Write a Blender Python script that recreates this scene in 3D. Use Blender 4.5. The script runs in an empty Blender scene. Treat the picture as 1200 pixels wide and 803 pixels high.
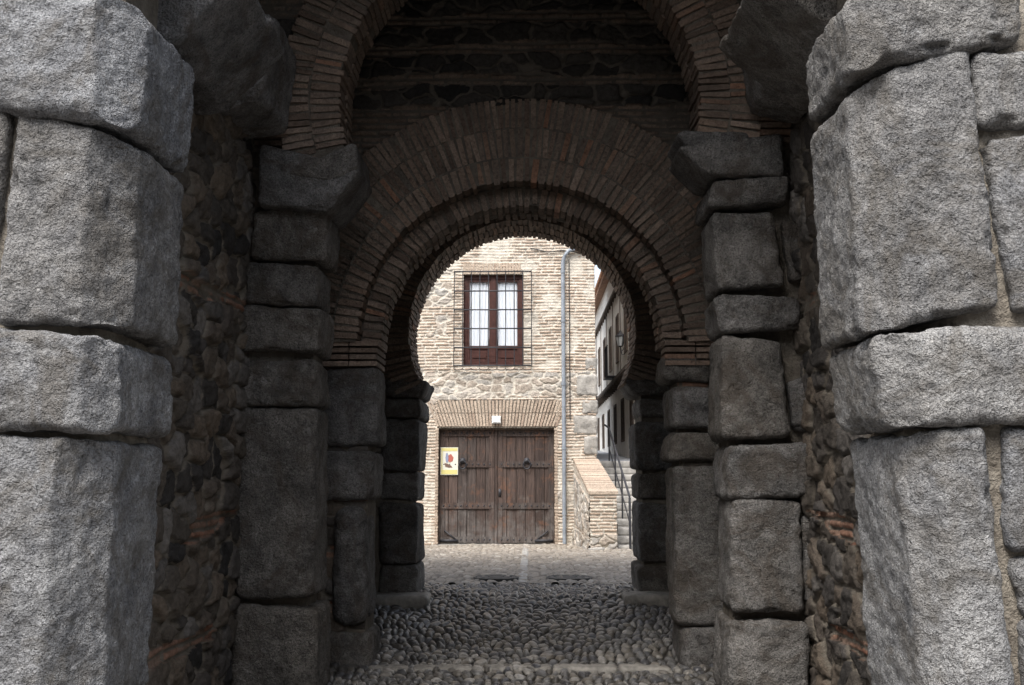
import bpy, math, numpy as np, random
from mathutils import Vector
random.seed(7); rng=np.random.default_rng(11)
R=math.radians
sc=bpy.context.scene
try:
    sc.view_settings.view_transform='Standard'; sc.view_settings.look='None'; sc.view_settings.exposure=0
except Exception: pass

# ------------------------------------------------------------------ noise
def h3(i,j,k,seed=0):
    i=i.astype(np.int64);j=j.astype(np.int64);k=k.astype(np.int64)
    n=(i*374761393+j*668265263+k*2147483647%4294967291+seed*974634777)&0xFFFFFFFF
    n=((n^(n>>13))*1274126177)&0xFFFFFFFF
    n=((n^(n>>16))*2246822519)&0xFFFFFFFF
    n=n^(n>>15)
    return (n&0xFFFFFF)/float(0xFFFFFF)
def vn(x,y,z,seed=0):
    x=np.asarray(x,float);y=np.asarray(y,float);z=np.asarray(z,float)
    x,y,z=np.broadcast_arrays(x,y,z)
    xi,yi,zi=np.floor(x),np.floor(y),np.floor(z)
    fx,fy,fz=x-xi,y-yi,z-zi
    fx=fx*fx*(3-2*fx);fy=fy*fy*(3-2*fy);fz=fz*fz*(3-2*fz)
    o=0
    for a in (0,1):
        for b in (0,1):
            for c in (0,1):
                w=(fx if a else 1-fx)*(fy if b else 1-fy)*(fz if c else 1-fz)
                o=o+w*h3(xi+a,yi+b,zi*7+c*7,seed)
    return o*2-1
def vor(u,v,seed,jit=.85):
    iu=np.floor(u);iv=np.floor(v)
    F1=np.full(u.shape,9.);F2=np.full(u.shape,9.);ra=np.zeros(u.shape);rb=np.zeros(u.shape)
    for a in (-1,0,1):
        for b in (-1,0,1):
            cu=iu+a;cv=iv+b;z=np.zeros_like(cu)
            r1=h3(cu,cv,z,seed);r2=h3(cu,cv,z+1,seed+5)
            d=np.hypot(cu+.5+jit*(r1-.5)-u,cv+.5+jit*(r2-.5)-v)
            n=d<F1
            F2=np.where(n,F1,np.minimum(F2,d))
            ra=np.where(n,h3(cu,cv,z+2,seed+9),ra)
            rb=np.where(n,h3(cu,cv,z+3,seed+13),rb)
            F1=np.where(n,d,F1)
    return F1,F2,ra,rb
def ss(a,b,x):
    t=np.clip((x-a)/(b-a),0,1);return t*t*(3-2*t)

# ------------------------------------------------------------------ mesh helpers
def make(name,V,F,mat,parent=None,smooth=True,attrs=None):
    V=np.asarray(V,np.float32);F=np.asarray(F,np.int32)
    me=bpy.data.meshes.new(name)
    me.vertices.add(len(V));me.vertices.foreach_set('co',V.ravel())
    me.loops.add(F.size);me.loops.foreach_set('vertex_index',F.ravel())
    me.polygons.add(len(F))
    me.polygons.foreach_set('loop_start',np.arange(0,F.size,4,dtype=np.int32))
    me.polygons.foreach_set('use_smooth',np.full(len(F),smooth))
    if attrs:
        for k,a in attrs.items():
            at=me.attributes.new(k,'FLOAT','POINT');at.data.foreach_set('value',np.asarray(a,np.float32).ravel())
    me.update(calc_edges=True);me.validate()
    ob=bpy.data.objects.new(name,me);sc.collection.objects.link(ob)
    me.materials.append(mat)
    if parent: ob.parent=parent
    return ob
class Acc:
    def __init__(s): s.V=[];s.F=[];s.n=0
    def add(s,V,F):
        s.V.append(np.asarray(V,float));s.F.append(np.asarray(F)+s.n);s.n+=len(V)
    def box(s,x0,x1,y0,y1,z0,z1):
        V=[(x,y,z) for z in (z0,z1) for y in (y0,y1) for x in (x0,x1)]
        s.add(V,BF)
    def hexa(s,P): s.add(P,BF)
    def beam(s,a,b,w,h=None,up=(0,0,1)):
        h=h or w;a=Vector(a);b=Vector(b);d=(b-a).normalized();u=Vector(up)
        if abs(d.dot(u))>.95:u=Vector((0,1,0))
        sx=d.cross(u).normalized();uz=sx.cross(d)
        V=[]
        for k in (-1,1):
            for e in (a,b):
                for j in (-1,1):
                    V.append(e+sx*(j*w/2)+uz*(k*h/2))
        s.add([tuple(v) for v in V],BF)
    def tube(s,pts,r,n=8):
        pts=[Vector(p) for p in pts];V=[]
        for i,p in enumerate(pts):
            d=(pts[min(i+1,len(pts)-1)]-pts[max(i-1,0)]).normalized()
            u=Vector((0,0,1)) if abs(d.z)<.9 else Vector((0,1,0))
            a=d.cross(u).normalized();b=d.cross(a)
            for k in range(n):
                t=2*math.pi*k/n;V.append(tuple(p+a*(r*math.cos(t))+b*(r*math.sin(t))))
        F=[]
        for i in range(len(pts)-1):
            for k in range(n):
                F.append((i*n+k,i*n+(k+1)%n,(i+1)*n+(k+1)%n,(i+1)*n+k))
        s.add(V,F)
    def obj(s,name,mat,parent=None,smooth=False,attrs=None):
        return make(name,np.concatenate(s.V),np.concatenate(s.F),mat,parent,smooth,attrs)
BF=np.array([(0,2,3,1),(4,5,7,6),(0,1,5,4),(2,6,7,3),(0,4,6,2),(1,3,7,5)])

def lattice(nx,ny,nz):
    N=(nx,ny,nz);P=[];Q=[];c=0
    for a in range(3):
        b,d=(a+1)%3,(a+2)%3
        for side in (0,1):
            I,J=np.meshgrid(np.arange(N[b]+1),np.arange(N[d]+1),indexing='ij')
            p=np.zeros(I.shape+(3,),int);p[...,a]=side*N[a];p[...,b]=I;p[...,d]=J
            idx=c+np.arange(I.size).reshape(I.shape)
            q=np.stack([idx[:-1,:-1],idx[1:,:-1],idx[1:,1:],idx[:-1,1:]],-1).reshape(-1,4)
            if not side:q=q[:,::-1]
            P.append(p.reshape(-1,3));Q.append(q);c+=I.size
    P=np.concatenate(P);Q=np.concatenate(Q)
    key=P[:,0]*1000000+P[:,1]*1000+P[:,2]
    u,first,inv=np.unique(key,return_index=True,return_inverse=True)
    return P[first],inv.ravel()[Q]
def rock(acc,q,y0,y1,cell=.03,r=.05,amp=.02,seed=None,chamf=0,side=0,jit=.35):
    """q: BL,BR,TR,TL corners in XZ"""
    if seed is None: seed=random.randint(0,9999)
    q=np.array(q,float)+np.random.default_rng(seed).uniform(-jit,jit,(4,2))*amp
    sx=np.linalg.norm(q[1]-q[0])*.5+np.linalg.norm(q[2]-q[3])*.5
    sz=np.linalg.norm(q[3]-q[0])*.5+np.linalg.norm(q[2]-q[1])*.5
    sy=y1-y0
    S=np.array([sx,sy,sz]);n=np.maximum(3,np.round(S/cell)).astype(int)
    L,F=lattice(*n)
    h=S/2;p=L/n*S-h
    rr=min(r,h.min()*.8)
    inner=np.clip(p,-(h-rr),h-rr);d=p-inner
    ln=np.linalg.norm(d,axis=1,keepdims=True);nn=d/np.maximum(ln,1e-6)
    p=inner+nn*rr
    s=(p[:,0]/h[0]+1)/2;t=(p[:,2]/h[2]+1)/2
    xz=((1-s)*(1-t))[:,None]*q[0]+(s*(1-t))[:,None]*q[1]+(s*t)[:,None]*q[2]+((1-s)*t)[:,None]*q[3]
    P=np.stack([xz[:,0],p[:,1]+(y0+y1)/2,xz[:,1]],1)
    o=(seed%97)*1.3713
    if chamf:
        if side>0: e0,e1=q[1],q[2]
        else: e0,e1=q[0],q[3]
        tt=np.clip((P[:,2]-e0[1])/(e1[1]-e0[1]),0,1);ex=e0[0]+(e1[0]-e0[0])*tt
        ch=chamf*(1+.25*vn(P[:,2]*1.9+o,.3,.7,seed)+.08*vn(P[:,2]*7,.3,.6,seed))
        nx,ny=side*.75,-.66
        dd=(P[:,0]-ex)*nx+(P[:,1]-y0)*ny+ch
        w=.02;m=np.where(dd>w,dd-w/2,np.where(dd>0,dd*dd/(2*w),0))
        P[:,0]-=nx*m;P[:,1]-=ny*m
    x,y,z=P.T
    X=.80*x+.36*y+.48*z;Y=-.60*x+.48*y+.64*z;Z=-.8*y+.6*z
    D=amp*(.6*vn(X*2.6+o,Y*2.6,Z*2.6,seed)+.32*vn(X*7+o,Y*7,Z*7,seed+1)+.26*vn(X*17,Y*17+o,Z*17,seed+2)+.22*vn(X*36,Y*36+o,Z*36,seed+2))
    edge=ln[:,0]>rr*1.02
    D-=amp*1.1*ss(.4,.9,vn(X*8+3*o,Y*8,Z*8,seed+3))*edge
    D-=.010*ss(.55,.85,vn(X*15+o,Y*15,Z*15,seed+6))
    P=P+nn*D[:,None]
    acc.add(P,F)
def rq(x0,x1,z0,z1): return [(x0,z0),(x1,z0),(x1,z1),(x0,z1)]

def masonry(U,V,kindf,seed,cw=.24,ch=.17,bc=.062,bl=.27,hs=.035,hb=.012,e0=.03,e1=.2,wearf=.65,dm=.6):
    wu=U+.07*vn(U*5,V*5,0,seed)+.03*vn(U*14,V*14,0,seed);wv=V+.05*vn(U*4,V*4,3,seed+1)+.025*vn(U*13,V*13,7,seed)
    F1,F2,ra,rb=vor(wu/cw,wv/ch,seed)
    m=ss(e0,e1,F2-F1)
    dome=np.clip(1-dm*F1*F1,0.2,1)
    hr=hs*m*(.25+1.0*rb)*dome+.010*vn(U*16,V*16,0,seed+2)+.005*vn(U*45,V*45,0,seed+2)
    bv=(V+.012*vn(U*1.5,V*.7,0,seed+3)+.005*vn(U*6,V*3,0,seed+3))/bc
    row=np.floor(bv);fv=bv-row
    bu=(U+.01*vn(U*7,V*7,0,seed))/bl+h3(row,row*0,row*0,seed)*1.0
    col=np.floor(bu);fu=bu-col
    rbk=h3(col,row,row*0+4,seed+4);rb2=h3(col,row,row*0+5,seed+4)
    mb=ss(.0,.16,np.minimum(fv,1-fv)*1.0-.12+.04*(rb2-.5))*ss(.0,.06,np.minimum(fu,1-fu)-.02)
    wear=ss(-.75,-.2,vn(U*2.2,V*2.2,0,seed+8)+.4*vn(U*9,V*9,0,seed+8))
    mb=mb*((1-wearf)+wearf*wear)
    hbk=hb*mb*(.5+.9*rb2)+.003*vn(U*40,V*40,0,seed)+.004*vn(U*11,V*11,0,seed)
    k=kindf(U,V)
    return np.where(k,hbk,hr),np.where(k,rbk,ra),np.where(k,mb,m),k.astype(float)
def sheet(name,u0,u1,v0,v1,ru,rv,place,kindf,mat,parent,seed,hole=None,flip=False,**kw):
    nu=int((u1-u0)/ru)+1;nv=int((v1-v0)/rv)+1
    U,V=np.meshgrid(np.linspace(u0,u1,nu),np.linspace(v0,v1,nv),indexing='ij')
    h,ra,m,k=masonry(U,V,kindf,seed,**kw)
    P=np.stack(place(U,V,h),-1).reshape(-1,3)
    idx=np.arange(nu*nv).reshape(nu,nv)
    F=np.stack([idx[:-1,:-1],idx[1:,:-1],idx[1:,1:],idx[:-1,1:]],-1)
    if hole is not None:
        uc=(U[:-1,:-1]+U[1:,1:])/2;vc=(V[:-1,:-1]+V[1:,1:])/2
        F=F[~hole(uc,vc)]
    F=F.reshape(-1,4)
    if flip:F=F[:,::-1]
    return make(name,P,F,mat,parent,True,{'rnd':ra,'mask':m,'kind':k})

def empty(name):
    e=bpy.data.objects.new(name,None);sc.collection.objects.link(e);return e

# ------------------------------------------------------------------ materials
class M:
    def __init__(s,name,rough=.85,spec=.3):
        s.m=bpy.data.materials.new(name);s.m.use_nodes=True
        s.t=s.m.node_tree;s.b=s.t.nodes['Principled BSDF']
        s.b.inputs['Roughness'].default_value=rough
        s.b.inputs['Specular IOR Level'].default_value=spec
        s.co=s.t.nodes.new('ShaderNodeTexCoord').outputs['Object']
    def n(s,t,**k):
        n=s.t.nodes.new(t)
        for a,b in k.items():
            if a in n.inputs:
                i=n.inputs[a]
                if isinstance(b,bpy.types.NodeSocket): s.t.links.new(b,i)
                else: i.default_value=b
            else:setattr(n,a,b)
        return n
    def link(s,a,b): s.t.links.new(a,b)
    def noise(s,scale,detail=3,rough=.6,vec=None,dist=0):
        n=s.n('ShaderNodeTexNoise',Scale=scale,Detail=min(detail,3),Roughness=rough,Distortion=dist);s.link(vec or s.co,n.inputs['Vector']);return n.outputs['Fac']
    def ramp(s,f,stops,interp='LINEAR'):
        r=s.n('ShaderNodeValToRGB');s.link(f,r.inputs['Fac']);e=r.color_ramp;e.interpolation=interp
        while len(e.elements)<len(stops):e.elements.new(.5)
        for x,(p,c) in zip(e.elements,stops):
            x.position=p;x.color=(c if isinstance(c,tuple) else (c,c,c))+(1,)
        return r.outputs['Color']
    def mix(s,f,a,b,mode='MIX'):
        n=s.n('ShaderNodeMix',data_type='RGBA',blend_type=mode)
        for i,v in ((0,f),(6,a),(7,b)):
            if isinstance(v,bpy.types.NodeSocket): s.link(v,n.inputs[i])
            else: n.inputs[i].default_value=(v+(1,) if isinstance(v,tuple) else v)
        return n.outputs[2]
    def math(s,op,a,b=0.):
        n=s.n('ShaderNodeMath',operation=op)
        for i,v in ((0,a),(1,b)):
            if isinstance(v,bpy.types.NodeSocket): s.link(v,n.inputs[i])
            else:n.inputs[i].default_value=v
        return n.outputs[0]
    def attr(s,name):
        n=s.n('ShaderNodeAttribute');n.attribute_name=name;return n.outputs['Fac']
    def isl(s): return s.n('ShaderNodeNewGeometry').outputs['Random Per Island']
    def col(s,c):
        if isinstance(c,tuple): s.b.inputs['Base Color'].default_value=c+(1,)
        else: s.link(c,s.b.inputs['Base Color'])
        return s
    def bump(s,hs,st=.5,dist=.01):
        prev=None
        for h,d in hs:
            b=s.n('ShaderNodeBump',Strength=st,Distance=d);s.link(h,b.inputs['Height'])
            if prev:s.link(prev,b.inputs['Normal'])
            prev=b.outputs['Normal']
        s.link(prev,s.b.inputs['Normal']);return s

def granite(name,dark,light,warm,stain=.5,sp=(.48,1.3)):
    g=M(name,.9,.2)
    base=g.ramp(g.noise(3.3,3,.8),[(.34,dark),(.64,light)])
    isl=g.isl()
    base=g.mix(1.0,base,g.ramp(isl,[(0,(.78,.77,.77)),(.35,(.98,.93,.86)),(.6,(.93,.94,.97)),(1,(1.13,1.1,1.06))]),'MULTIPLY')
    fine=g.noise(70,3,.8)
    base=g.mix(1.,base,g.ramp(fine,[(.36,sp[0]),(.5,1.),(.64,sp[1])]),'MULTIPLY')
    st=g.ramp(g.noise(1.9,3,.85,dist=1.1),[(.46,0.),(.62,1.)])
    base=g.mix(g.math('MULTIPLY',st,stain),base,warm)
    li=g.ramp(g.noise(7,3,.85),[(.60,0.),(.70,1.)])
    base=g.mix(g.math('MULTIPLY',li,.45),base,tuple(c*1.25 for c in light))
    g.col(base)
    g.bump([(g.noise(20,3,.85),.05),(fine,.012)],1.)
    return g.m
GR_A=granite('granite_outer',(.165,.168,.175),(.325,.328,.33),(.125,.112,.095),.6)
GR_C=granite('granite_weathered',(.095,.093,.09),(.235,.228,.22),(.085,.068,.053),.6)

def masonry_mat(name,st,br,mo,dirt=.4,fine=1.):
    g=M(name,.92,.2)
    r=g.attr('rnd');m=g.attr('mask');k=g.attr('kind')
    stone=g.ramp(r,st,'LINEAR');brick=g.ramp(r,br)
    n1=g.noise(26,3,.8)
    c=g.mix(k,stone,brick)
    c=g.mix(.85,c,g.ramp(n1,[(.3,.5),(.5,1.),(.72,1.4)]),'MULTIPLY')
    n2=g.noise(9,3,.75)
    mort=g.mix(.7,mo,g.ramp(n2,[(.3,.6),(.6,1.1)]),'MULTIPLY')
    edge=g.math('ADD',m,g.math('MULTIPLY',g.math('SUBTRACT',n1,.5),.9))
    c=g.mix(g.ramp(edge,[(.35,0.),(.65,1.)]),mort,c)
    c=g.mix(g.math('MULTIPLY',g.ramp(g.noise(1.1,3,.7,dist=.8),[(.4,0.),(.7,1.)]),dirt),c,g.mix(.6,c,(.05,.042,.035)))
    g.col(c);g.bump([(g.noise(40,3,.8),.014*fine)],.9)
    return g.m
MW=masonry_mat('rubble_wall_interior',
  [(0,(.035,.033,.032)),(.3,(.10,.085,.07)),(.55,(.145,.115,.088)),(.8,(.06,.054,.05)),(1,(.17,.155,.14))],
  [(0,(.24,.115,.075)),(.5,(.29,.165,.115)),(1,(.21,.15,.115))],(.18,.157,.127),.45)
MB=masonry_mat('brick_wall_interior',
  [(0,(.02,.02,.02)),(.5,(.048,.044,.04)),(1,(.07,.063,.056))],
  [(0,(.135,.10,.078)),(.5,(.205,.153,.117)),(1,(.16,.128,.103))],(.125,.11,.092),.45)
MF=masonry_mat('brick_facade',
  [(0,(.32,.27,.22)),(.4,(.46,.40,.34)),(.7,(.38,.36,.33)),(1,(.52,.47,.41))],
  [(0,(.38,.29,.22)),(.35,(.50,.40,.32)),(.7,(.56,.475,.385)),(1,(.44,.34,.265))],(.62,.57,.49),.3)
MOR=(lambda g:(g.col(g.ramp(g.noise(6,3,.75),[(.3,(.15,.13,.108)),(.5,(.25,.225,.188)),(.7,(.33,.30,.255))])),g.bump([(g.noise(22,3,.8),.03)],.9),g.m)[2])(M('lime_mortar',.95,.1))
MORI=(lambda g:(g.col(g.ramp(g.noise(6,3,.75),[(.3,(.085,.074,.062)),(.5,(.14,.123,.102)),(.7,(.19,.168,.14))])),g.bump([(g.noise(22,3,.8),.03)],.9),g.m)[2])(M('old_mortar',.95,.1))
def brickm(name,stops,dirt=.6):
    g=M(name,.9,.2)
    c=g.ramp(g.isl(),stops)
    n=g.noise(34,3,.8)
    c=g.mix(.85,c,g.ramp(n,[(.3,.45),(.52,1.),(.75,1.35)]),'MULTIPLY')
    c=g.mix(g.ramp(g.noise(2.0,3,.8),[(.42,0.),(.66,dirt)]),c,g.mix(.55,c,(.06,.052,.045)))
    g.col(c);g.bump([(n,.015)],.9);return g.m
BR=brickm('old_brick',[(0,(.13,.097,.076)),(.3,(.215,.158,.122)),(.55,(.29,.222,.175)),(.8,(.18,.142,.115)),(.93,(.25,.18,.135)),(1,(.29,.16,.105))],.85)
BRF=brickm('facade_brick_arch',[(0,(.38,.29,.225)),(.5,(.50,.41,.325)),(1,(.44,.35,.275))],.3)

def cobble_mat(name,stops,mo,rough,pw=1.):
    g=M(name,rough,.5)
    c=g.ramp(g.attr('rnd'),stops)
    n=g.noise(60,3,.7)
    c=g.mix(.6,c,g.ramp(n,[(.3,.55),(.6,1.15)]),'MULTIPLY')
    c=g.mix(g.ramp(g.attr('mask'),[(.3,0.),(.65,1.)]),mo,c)
    c=g.mix(g.ramp(g.noise(.9,3,.75),[(.45,0.),(.66,.7*pw)]),c,g.mix(.6,c,mo))
    g.col(c);g.bump([(n,.006)],.7)
    return g.m
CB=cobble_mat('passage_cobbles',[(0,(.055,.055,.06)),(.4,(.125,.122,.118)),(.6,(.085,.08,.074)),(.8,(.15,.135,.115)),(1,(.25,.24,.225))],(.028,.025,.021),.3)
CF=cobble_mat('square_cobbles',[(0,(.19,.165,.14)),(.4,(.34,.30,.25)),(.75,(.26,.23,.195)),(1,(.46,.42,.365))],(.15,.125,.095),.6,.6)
g=M('ground_plain',.95,.1);v=g.n('ShaderNodeTexVoronoi',Scale=11.);g.link(g.co,v.inputs['Vector'])
g.col(g.mix(.7,g.ramp(v.outputs['Color'],[(.2,(.12,.115,.11)),(.8,(.26,.24,.22))]),g.ramp(g.noise(3,6),[(.3,.6),(.7,1.1)]),'MULTIPLY'))
g.bump([(v.outputs['Distance'],.03)],.8);GP=g.m
def plain(name,c,rough=.6,var=.3,scale=8,metal=0,bd=.003):
    g=M(name,rough,.4);g.b.inputs['Metallic'].default_value=metal
    g.col(g.mix(1.,c,g.ramp(g.noise(scale,6,.7),[(.3,1-var),(.7,1+var*.4)]),'MULTIPLY'));g.bump([(g.noise(scale*5,4),bd)],.6);return g.m
IRON=plain('wrought_iron',(.03,.03,.035),.55,.3,20)
PIPE=plain('grey_painted_pipe',(.26,.29,.33),.5,.3,6)
SLAB=plain('worn_stone_slab',(.25,.235,.21),.6,.5,9,0,.01)
STEP=plain('step_stone',(.42,.40,.37),.85,.4,6,0,.01)
QUO=plain('quoin_stone',(.36,.34,.31),.9,.5,7,0,.02)
WHITE=plain('white_plastic',(.8,.8,.78),.5,.1,6)
FRAME=plain('window_wood',(.075,.029,.023),.45,.4,14)
TIMB=plain('dark_timber',(.11,.08,.06),.8,.5,10,0,.01)
TILE=plain('roof_tile',(.33,.19,.12),.9,.5,5,0,.01)
g=M('white_render',.92,.15)
c=g.ramp(g.noise(2.2,3,.75,dist=.7),[(.28,(.5,.47,.42)),(.45,(.72,.69,.64)),(.7,(.82,.80,.76))])
g.col(c);g.bump([(g.noise(18,3,.75),.01)],.8);REND=g.m
g=M('aged_door_wood',.75,.3)
mp=g.n('ShaderNodeMapping');g.link(g.co,mp.inputs['Vector']);mp.inputs['Scale'].default_value=(30,30,1.6)
gr=g.noise(1.,3,.8,vec=mp.outputs['Vector'],dist=.8)
c=g.ramp(g.isl(),[(0,(.046,.032,.027)),(.5,(.078,.054,.045)),(1,(.058,.046,.041))])
c=g.mix(.9,c,g.ramp(gr,[(.3,.35),(.5,1.),(.72,1.7)]),'MULTIPLY')
sx=g.n('ShaderNodeSeparateXYZ');g.link(g.co,sx.inputs[0])
low=g.ramp(g.math('ADD',g.math('MULTIPLY',g.math('SUBTRACT',1.4,sx.outputs['Z']),.6),g.math('MULTIPLY',g.math('SUBTRACT',g.noise(3,3,.8),.5),2.4)),[(.2,0.),(.8,.85)])
c=g.mix(low,c,g.mix(.8,(.135,.122,.114),g.ramp(gr,[(.3,.4),(.7,1.4)]),'MULTIPLY'))
c=g.mix(g.ramp(g.noise(2.6,3,.85),[(.56,0.),(.68,.6)]),c,(.16,.08,.048))
g.col(c);g.bump([(gr,.012)],.9);DOOR=g.m
g=M('curtain_fabric',.9,.1);g.col((.88,.90,.93));CURT=g.m
g=M('dark_interior',.9,.1);g.col((.03,.03,.035));DARK=g.m
gm=bpy.data.materials.new('window_glass');gm.use_nodes=True;t=gm.node_tree
for n in list(t.nodes):t.nodes.remove(n)
o=t.nodes.new('ShaderNodeOutputMaterial');mx=t.nodes.new('ShaderNodeMixShader');tr=t.nodes.new('ShaderNodeBsdfTransparent');gl=t.nodes.new('ShaderNodeBsdfGlossy')
gl.inputs['Roughness'].default_value=.03;tr.inputs[0].default_value=(.98,.99,1,1);mx.inputs[0].default_value=.05
t.links.new(tr.outputs[0],mx.inputs[1]);t.links.new(gl.outputs[0],mx.inputs[2]);t.links.new(mx.outputs[0],o.inputs[0]);GLASS=gm

# ------------------------------------------------------------------ ground
def gz(y): return np.interp(y,[-5,8.5,9.4,12,14,22.5,60],[0,0,.03,.34,.36,.2,.2])
def cobbles(name,x0,x1,y0,y1,res,cu,cv,hh,mat,seed,lift=0,jit=.7):
    nu=int((x1-x0)/res);nv=int((y1-y0)/res)
    U,V=np.meshgrid(np.linspace(x0,x1,nu),np.linspace(y0,y1,nv),indexing='ij')
    a=(U+.05*vn(U*3,V*3,0,seed)+.015*vn(U*9,V*9,2,seed))/cu;b=(V+.07*vn(U*2.3,V*2.3,5,seed)+.015*vn(U*9,V*9,6,seed))/cv
    F1,F2,ra,rb=vor(a,b,seed,jit)
    m=ss(.05,.34,F2-F1)
    h=hh*(.8*m*(.4+.8*rb)+.5*np.clip(1-F1*F1*2.4,0,1)*m)+.022*vn(U*1.7,V*1.7,0,seed+1)+.006*vn(U*6,V*6,0,seed)
    P=np.stack([U,V,gz(V)+h+lift],-1).reshape(-1,3)
    idx=np.arange(nu*nv).reshape(nu,nv)
    F=np.stack([idx[:-1,:-1],idx[1:,:-1],idx[1:,1:],idx[:-1,1:]],-1).reshape(-1,4)
    return make(name,P,F,mat,None,True,{'rnd':ra,'mask':m})
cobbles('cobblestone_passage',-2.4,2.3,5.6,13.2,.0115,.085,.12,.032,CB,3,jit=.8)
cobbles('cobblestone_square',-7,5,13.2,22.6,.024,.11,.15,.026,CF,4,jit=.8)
xs=[-150,-40,-12,-7.2,-3,0,3,7.2,12,40,150];ys=[-150,-40,-6,0,4,5,6,8.5,9.4,12,13,14,18,22.5,26,40,60,200]
V=[];Fq=[]
for x in xs:
    for y in ys: V.append((x,y,float(gz(y))-.035))
n=len(ys)
for i in range(len(xs)-1):
    for j in range(n-1):Fq.append((i*n+j,(i+1)*n+j,(i+1)*n+j+1,i*n+j+1))
make('ground',V,Fq,GP,None,False)
a=Acc()
x=-1.45
while x<1.3:
    w=random.uniform(.3,.6);zz_=random.uniform(-.006,.006);rock(a,rq(x,min(x+w-.012,1.32),-.05,.072+zz_),9.22+random.uniform(-.03,.02),9.42,.025,.03,.014);x+=w
rock(a,rq(-1.95,-1.15,.25,.41),11.5,12.0,.03,.04,.018);rock(a,rq(1.02,1.6,.26,.42),11.6,12.05,.03,.04,.018)
a.obj('stone_threshold_slabs',SLAB,None,True)
a=Acc();y=13.25
while y<22.3:
    l=random.uniform(.3,.6);z=float(gz(y+l/2));rock(a,rq(-.17,-.05,z-.05,z+.034),y,y+l-.015,.05,.012,.008);y+=l
a.obj('stone_gutter_strip',STEP,None,True)
MANI=plain('manhole_iron',(.07,.07,.07),.6,.4,20,.0)
def manhole(name,x,y,rad):
    a=Acc();z=float(gz(y))+.045;N=48
    rr=[(0.001,.0),(rad*.3,.0),(rad*.3,-.008),(rad*.38,-.008),(rad*.38,0),(rad*.62,0),(rad*.62,-.008),(rad*.7,-.008),(rad*.7,0),(rad*.86,0),(rad*.86,-.012),(rad*.9,-.012),(rad*.9,.002),(rad,.002),(rad,-.06)]
    V=[];F=[]
    for r_,dz in rr:
        for k in range(N):V.append((x+r_*math.cos(2*math.pi*k/N),y+r_*math.sin(2*math.pi*k/N),z+dz))
    for i in range(len(rr)-1):
        for k in range(N):F.append((i*N+k,(i+1)*N+k,(i+1)*N+(k+1)%N,i*N+(k+1)%N))
    a.add(V,F);a.obj(name,MANI)
manhole('manhole_cover',-.46,13.75,.30);manhole('manhole_cover.001',.50,13.75,.30)

# ------------------------------------------------------------------ gatehouse
gate=empty('stone_city_gate')
a=Acc()
a.box(-7,-2.36,5.3,12.85,-.1,9.5);a.box(2.22,7,5.3,12.85,-.1,9.5)
a.box(-2.36,2.22,5.4,12.8,8.0,9.45)
a.obj('tower_core',MOR,gate)
def archwall(a,y0,y1,xl,xr,zb,zt,cx,cz,Rr,n=48):
    a.box(xl,cx-Rr,y0,y1,zb,zt);a.box(cx+Rr,xr,y0,y1,zb,zt)
    for i in range(n):
        t0=math.pi*(1-i/n);t1=math.pi*(1-(i+1)/n)
        xa,xb=cx+Rr*math.cos(t0),cx+Rr*math.cos(t1);za,zb_=cz+Rr*math.sin(t0),cz+Rr*math.sin(t1)
        P=[(xa,y0,za),(xb,y0,zb_),(xa,y1,za),(xb,y1,zb_),(xa,y0,zt),(xb,y0,zt),(xa,y1,zt),(xb,y1,zt)]
        a.hexa(P)
AZ=5.42
a=Acc()
archwall(a,5.3,5.95,-2.38,2.24,4.2,9.4,-.2,AZ,2.0)
archwall(a,8.27,8.7,-2.38,2.24,4.42,8.05,-.09,4.85,1.6)
a.box(-2.38,-1.78,8.3,8.68,-.1,4.42);a.box(1.58,2.24,8.3,8.68,-.1,4.42)
archwall(a,9.5,9.72,-2.38,2.24,2.7,8.05,-.09,2.96,1.56)
archwall(a,9.72,10.0,-2.38,2.24,2.7,8.05,-.09,2.96,1.42)
a.box(-2.38,-1.5,9.5,9.98,-.1,2.7);a.box(1.36,2.24,9.5,9.98,-.1,2.7)
archwall(a,12.06,12.84,-2.38,2.24,2.7,8.05,-.1,3.42,1.46)
a.box(-2.38,-1.42,12.08,12.82,-.1,2.7);a.box(1.30,2.24,12.08,12.82,-.1,2.7)
a.box(-2.37,-1.9,10.0,12.07,-.1,8.02);a.box(1.76,2.23,10.0,12.07,-.1,8.02)
a.box(-1.9,1.76,10.0,12.07,5.3,8.02)
a.obj('mortar_core_walls',MORI,gate)
a=Acc()
rock(a,rq(-6.9,-2.2,-.1,4.2),5.075,5.86,.04,.04,.026,chamf=.15,side=1);rock(a,rq(1.93,6.9,-.1,4.2),5.075,5.86,.04,.04,.026,chamf=.15,side=-1)
a.obj('pier_mortar',MOR,gate,True)

def bandsB(U,V):
    w=.05*vn(U*2,V*2,0,5)
    br=vn(U*1.5,V*4,0,77)>-.15
    return br&(((V+w>1.30)&(V+w<1.46))|((V+w>3.0)&(V+w<3.12))|((V+w>5.1)&(V+w<5.3))|((V+w>.55)&(V+w<.66)))
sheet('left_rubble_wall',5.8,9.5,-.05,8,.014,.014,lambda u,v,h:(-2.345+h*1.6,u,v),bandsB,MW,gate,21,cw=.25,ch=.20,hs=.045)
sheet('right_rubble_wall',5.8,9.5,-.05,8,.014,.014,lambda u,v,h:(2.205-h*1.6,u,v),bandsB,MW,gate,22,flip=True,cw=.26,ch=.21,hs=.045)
allb=lambda U,V:np.ones_like(U,bool)
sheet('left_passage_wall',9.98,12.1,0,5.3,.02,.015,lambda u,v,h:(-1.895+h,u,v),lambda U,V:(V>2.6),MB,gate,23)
sheet('right_passage_wall',9.98,12.1,0,5.3,.02,.015,lambda u,v,h:(1.755-h,u,v),lambda U,V:(V>2.6),MB,gate,24,flip=True)
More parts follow.
